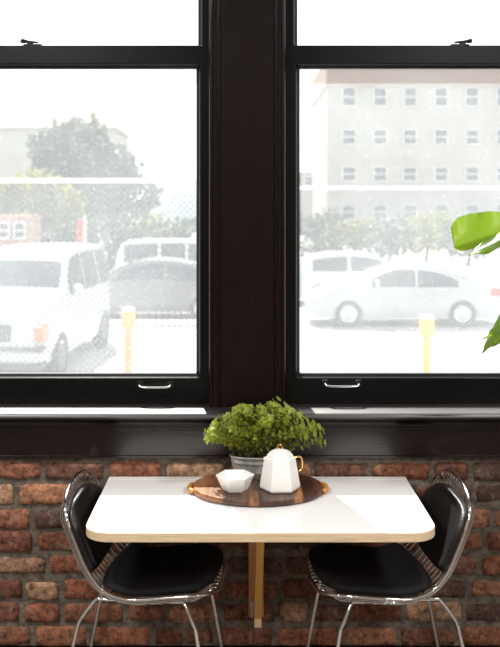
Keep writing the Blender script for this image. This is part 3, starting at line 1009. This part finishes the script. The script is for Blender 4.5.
# the white van, nose to the building
van_top = [(-2.55,.55),(-2.55,1.2),(-2.53,1.86),(-2.35,2.02),(-1.6,2.07),(0,2.07),(.55,2.03),(.85,1.90),(1.40,1.43),(1.55,1.36),(2.15,1.24),(2.38,1.10),(2.46,.85),(2.48,.45)]
r, w, P = make_car('van', 'big white van facing the building behind the fence, amber turn signal beside its headlight', 'van', van_top, .32, 1.98, 1.30, (-1.55,1.62), .38, M['carwhite'],
    taper=.84, rim_m='bumper', side_win=[(-2.2,-1.15),(-1.02,-.05),(.05,1.10)], screens=[('windshield',.90,1.38,.90)])
m = MB(); m.box((2.22,-.92,.38),(2.56,.92,.54)); m.build('front_bumper', M['carwhite'], r, bevel=.04)
m = MB(); m.box((2.26,-.93,.565),(2.53,.93,.62)); m.build('bumper_strip', M['bumper'], r, bevel=.02)
m = MB(); m.box((2.20,-.90,.25),(2.50,.90,.36)); m.build('air_dam', M['bumper'], r, bevel=.02)
m = MB(); m.box((2.38,-.40,.70),(2.50,.40,.96))
m.build('grille', M['bumper'], r, bevel=.015)
for s in (-1, 1):
    m = MB(); m.box((2.30, s*.60-.17, .70), (2.505, s*.60+.17, .97)); m.build('headlight', M['lens'], r, bevel=.02)
    m = MB(); m.box((2.10, s*.865-.062, .71), (2.50, s*.865+.062, .95)); m.build('turn_signal', M['amber'], r, bevel=.02)
place(r, -2.81-1.02, CAMY+14.1+2.48, -PI/2-.075)

# long white parking kerb below the grey car
m = MB(); m.box((-6.5,-.12,0),(1.1,.12,.14)); o = m.build('parking_kerb', M['kerb'], None, bevel=.03)
o.location = (0, CAMY+21.2, GZ); tag(o, 'long low white kerb on the ground in front of the dark grey car', 'kerb')

# ---- trees
def make_tree(name, label, x, y, h, crown, mt, n=1700, size=.34, group=None, seed=1, th=.25):
    rr = random.Random(seed)
    root = empty(name, (x, y, GZ)); tag(root, label, 'tree', group)
    m = MB()
    m.tube(smooth_path([(0,0,0),(.1,0,h*.25),(-.05,.1,h*.5),(.1,0,h*.8)], 4), [th*(1-.75*k/12) for k in range(13)], 8)
    for (cx, cy, cz, rx, ry, rz) in crown:
        m.tube(smooth_path([(0,0,h*.3),(cx*.5,cy*.5,(h*.3+cz)*.52),(cx,cy,cz)], 4), [th*.4*(1-.8*k/8) for k in range(9)], 6)
    m.build('trunk', M['trunk'], root, smooth=True)
    m = MB(); tot = sum(c[3]*c[5] for c in crown)
    for (cx, cy, cz, rx, ry, rz) in crown:
        for i in range(int(n*rx*rz/tot)):
            v = Vector((rr.gauss(0,1), rr.gauss(0,1), rr.gauss(0,1))).normalized()*rr.uniform(.55,1.0)**.6
            p = Vector((cx+v.x*rx, cy+v.y*ry, cz+v.z*rz))
            d = Vector((rr.gauss(0,1), rr.gauss(0,1), rr.gauss(0,1)-.3)).normalized()
            nn = Vector((rr.gauss(0,1), rr.gauss(0,1), rr.gauss(0,1)+.5)).normalized()
            small_leaf(m, p, d, nn, size*rr.uniform(.7,1.3), size*.4)
    m.build('foliage', mt, root, recalc=False)
S45 = F/45
def tx(px, s): return (px-240)/s
make_tree('broadleaf_tree', 'large round-headed bluish tree above the fence, in front of the pale hipped building', tx(84,S45), CAMY+45, 7.4,
    [(-.6,0,5.4,2.0,1.5,1.7),(.9,0,4.6,2.0,1.5,1.6),(-.2,.2,6.3,1.3,1.1,1.1),(2.2,0,3.5,1.6,1.2,1.2),(-1.9,0,6.0,.9,.9,.7),(.0,0,3.3,2.2,1.4,1.0)], M['tleafa'], 2600, .40, seed=3, th=.3)
make_tree('broadleaf_tree', 'yellowish bushy tree at the left edge, left of the bluish tree', tx(18,F/41), CAMY+40, 5.0,
    [(-1.2,0,3.2,1.6,1.2,.9),(.9,0,3.6,1.3,1.0,.8),(2.2,0,3.0,1.0,.9,.7),(.2,0,2.4,2.4,1.2,.7)], M['tleafb'], 1500, .34, seed=4)
for k, (px, D, h, mt, lab) in enumerate([
    (65,38.0,2.4,'tleafa','low bluish shrub between the pink shop and the red banner'),
    (119,35,3.0,'tleafa','bluish shrub just right of the red banner behind the fence'),
    (142,38,2.8,'tleafb','yellowish shrub above the grey car, left of the last bluish shrub'),
    (184,31.5,2.7,'tleafa','bluish shrub at the end of the row, next to the dark window frame'),
    (318,44,2.9,'tleafa','bluish shrub nearest the dark frame in the right window'),
    (352,48,2.5,'tleafb','yellowish shrub above the white hatchback roof'),
    (388,44,2.6,'tleafa','bluish shrub above the nose half of the silver sedan'),
    (426,48,2.9,'tleafb','yellowish shrub above the rear half of the silver sedan'),
    (468,44,2.7,'tleafa','bluish shrub behind the big houseplant leaf')]):
    s = F/D
    make_tree('shrub', lab, tx(px,s), CAMY+D, h, [(-.5,0,h*.5,1.0,.7,h*.38),(.5,0,h*.55,.9,.7,h*.40)], M[mt], 420, .26, 'shrubs along the car park', seed=20+k, th=.1)

# ---- buildings
def building(label, name, x0, x1, y, z1, wall_m, depth=14, wins=(), cornice=None, hip=None, group=None):
    root = empty(name, ((x0+x1)/2, y, GZ)); tag(root, label, 'building', group)
    cx = (x0+x1)/2; W = x1-x0; h = z1-GZ
    m = MB(); m.box((-W/2,0,0),(W/2,depth,h)); m.build('wall', wall_m, root)
    if cornice:
        m = MB(); m.box((-W/2-.12,-.15,h-cornice),(W/2+.12,depth+.12,h-cornice+.35)); m.box((-W/2-.05,-.06,h-cornice+.35),(W/2+.05,depth+.06,h+.05)); m.build('cornice', M['bcorn'], root)
    if hip:
        e, rh = hip
        m = MB()
        co = [(-W/2-.3,-.3,h),(W/2+.3,-.3,h),(W/2+.3,depth+.3,h),(-W/2-.3,depth+.3,h),(-W/2+e,depth*.35,h+rh),(W/2-e,depth*.35,h+rh),(W/2-e,depth*.65,h+rh),(-W/2+e,depth*.65,h+rh)]
        v = [m.bm.verts.new(c) for c in co]
        for f in ((0,1,5,4),(1,2,6,5),(2,3,7,6),(3,0,4,7),(4,5,6,7),(3,2,1,0)): m.face([v[i] for i in f])
        m.build('roof', M['broof'], root)
    for (wx, wz, ww, wh) in wins:
        m = MB()
        a = .10
        X, Z = wx-cx, wz-GZ
        for bx in ((X-ww/2-a,Z-wh/2-a,X-ww/2,Z+wh/2+a),(X+ww/2,Z-wh/2-a,X+ww/2+a,Z+wh/2+a),(X-ww/2,Z+wh/2,X+ww/2,Z+wh/2+a),(X-ww/2,Z-wh/2-a,X+ww/2,Z-wh/2),(X-ww/2,Z-.05,X+ww/2,Z+.05)):
            m.box((bx[0],-.10,bx[1]),(bx[2],-.002,bx[3]))
        f = m.build('window', M['bframe'], root)
        m = MB(); m.box((X-ww/2,-.03,Z-wh/2),(X+ww/2,-.003,Z+wh/2)); m.build('pane', M['bglass'], f)
    return root
s70 = F/70
wins = []
for px in (349,380,410,441,472,503,534):
    for py, hh in ((97,1.3),(137,1.0),(174,.95),(212,1.0)):
        wins.append((tx(px,s70), 1.74+(208-py)/s70, .92, hh*1.05))
building('large pale office building with rows of small windows filling the right window view', 'office_building', tx(327,s70), tx(560,s70), CAMY+70, 1.74+(208-58)/s70, M['bwall'], wins=wins, cornice=2.2)
s60 = F/60
building('pale wide house with a reddish hipped roof behind the bluish tree', 'house', tx(-90,s60), tx(112,s60), CAMY+60, 1.74+(208-128)/s60, M['bwall'], hip=(1.7,1.9), depth=9)
s50 = F/34
pw_ = [(tx(px,s50), 1.74+(208-233)/s50+.1, .30, .5) for px in (-12,4,20)]
building('low pink shop front with small dark windows above the van roof', 'shop', tx(-40,s50), tx(28,s50), CAMY+34, 1.74+(208-215)/s50, M['bpink'], depth=2.2, wins=pw_)
s90 = F/90
building('low pale building in the gap left of the office building', 'low_building', tx(296,s90), tx(340,s90), CAMY+90, 1.74+(208-172)/s90, M['bwall'], depth=6, wins=[(tx(px,s90),1.74+(208-181)/s90,.9,.7) for px in (310,322)])
# red banner on a pole
rb = empty('banner_pole', (tx(80.5,F/32), CAMY+32, GZ)); tag(rb, 'red banner on a pale post above the van roof', 'banner')
m = MB(); m.tube([(.16,0,0),(.16,0,2.55)], .05, 10); m.build('post', M['rail'], rb, smooth=True, angle=40)
m = MB(); m.box((-.12,-.02,1.55),(.11,.02,2.42)); tag(m.build('banner', M['redsign'], rb, bevel=.01), 'red cloth')
# far hills
def hill(name, x0, x1, y, h, seed):
    rr = random.Random(seed); rows = []
    for j in range(9):
        v = j/8; r = []
        for i in range(41):
            u = i/40
            z = h*(math.sin(PI*v))*(.55+.45*math.sin(u*PI)*(1+.3*noise.noise(Vector((u*6, seed, 0)))))*min(1, 6*u, 6*(1-u))
            r.append((x0+(x1-x0)*u, y+(v-.5)*24, GZ-.1+z))
        rows.append(r)
    m = MB(); m.grid(rows); o = m.build(name, M['hill'], None, smooth=True); struct(o)
hill('hills', tx(120,F/125), tx(330,F/125), CAMY+125, 7.0, 5)

# ------------------------------------------------------------------ light
wd = bpy.data.worlds.new('sky'); SC.world = wd; wd.use_nodes = True
bg = wd.node_tree.nodes['Background']; bg.inputs['Color'].default_value = (.93,.96,1,1); bg.inputs['Strength'].default_value = 1.9
sl = bpy.data.lights.new('sun', 'SUN'); so = bpy.data.objects.new('sun', sl); link(so)
sl.energy = 12.0; sl.angle = math.radians(.6); sl.color = (1,.95,.86)
el, az = math.radians(53), math.radians(18)
dirn = Vector((math.sin(az)*math.cos(el), -math.cos(az)*math.cos(el), -math.sin(el)))
so.rotation_euler = dirn.to_track_quat('-Z', 'Y').to_euler(); so.location = (-5, 20, 25)
for (x, y, e) in ((-1.9,-1.7,82),(2.1,-1.7,82),(-1.6,-4.2,82),(1.8,-4.2,82)):  # unseen soft fill added under the ceiling to brighten bricks and table
    al = bpy.data.lights.new('fill_light', 'AREA'); ao = bpy.data.objects.new('fill_light', al); link(ao)
    al.shape = 'DISK'; al.size = .6; al.energy = e; al.color = (1,.96,.91)
    ao.location = (x, y, RH-.06)
vs = SC.view_settings
vs.view_transform = 'Standard'; vs.look = 'None'; vs.exposure = 0.0; vs.gamma = 1.0; vs.use_curve_mapping = False
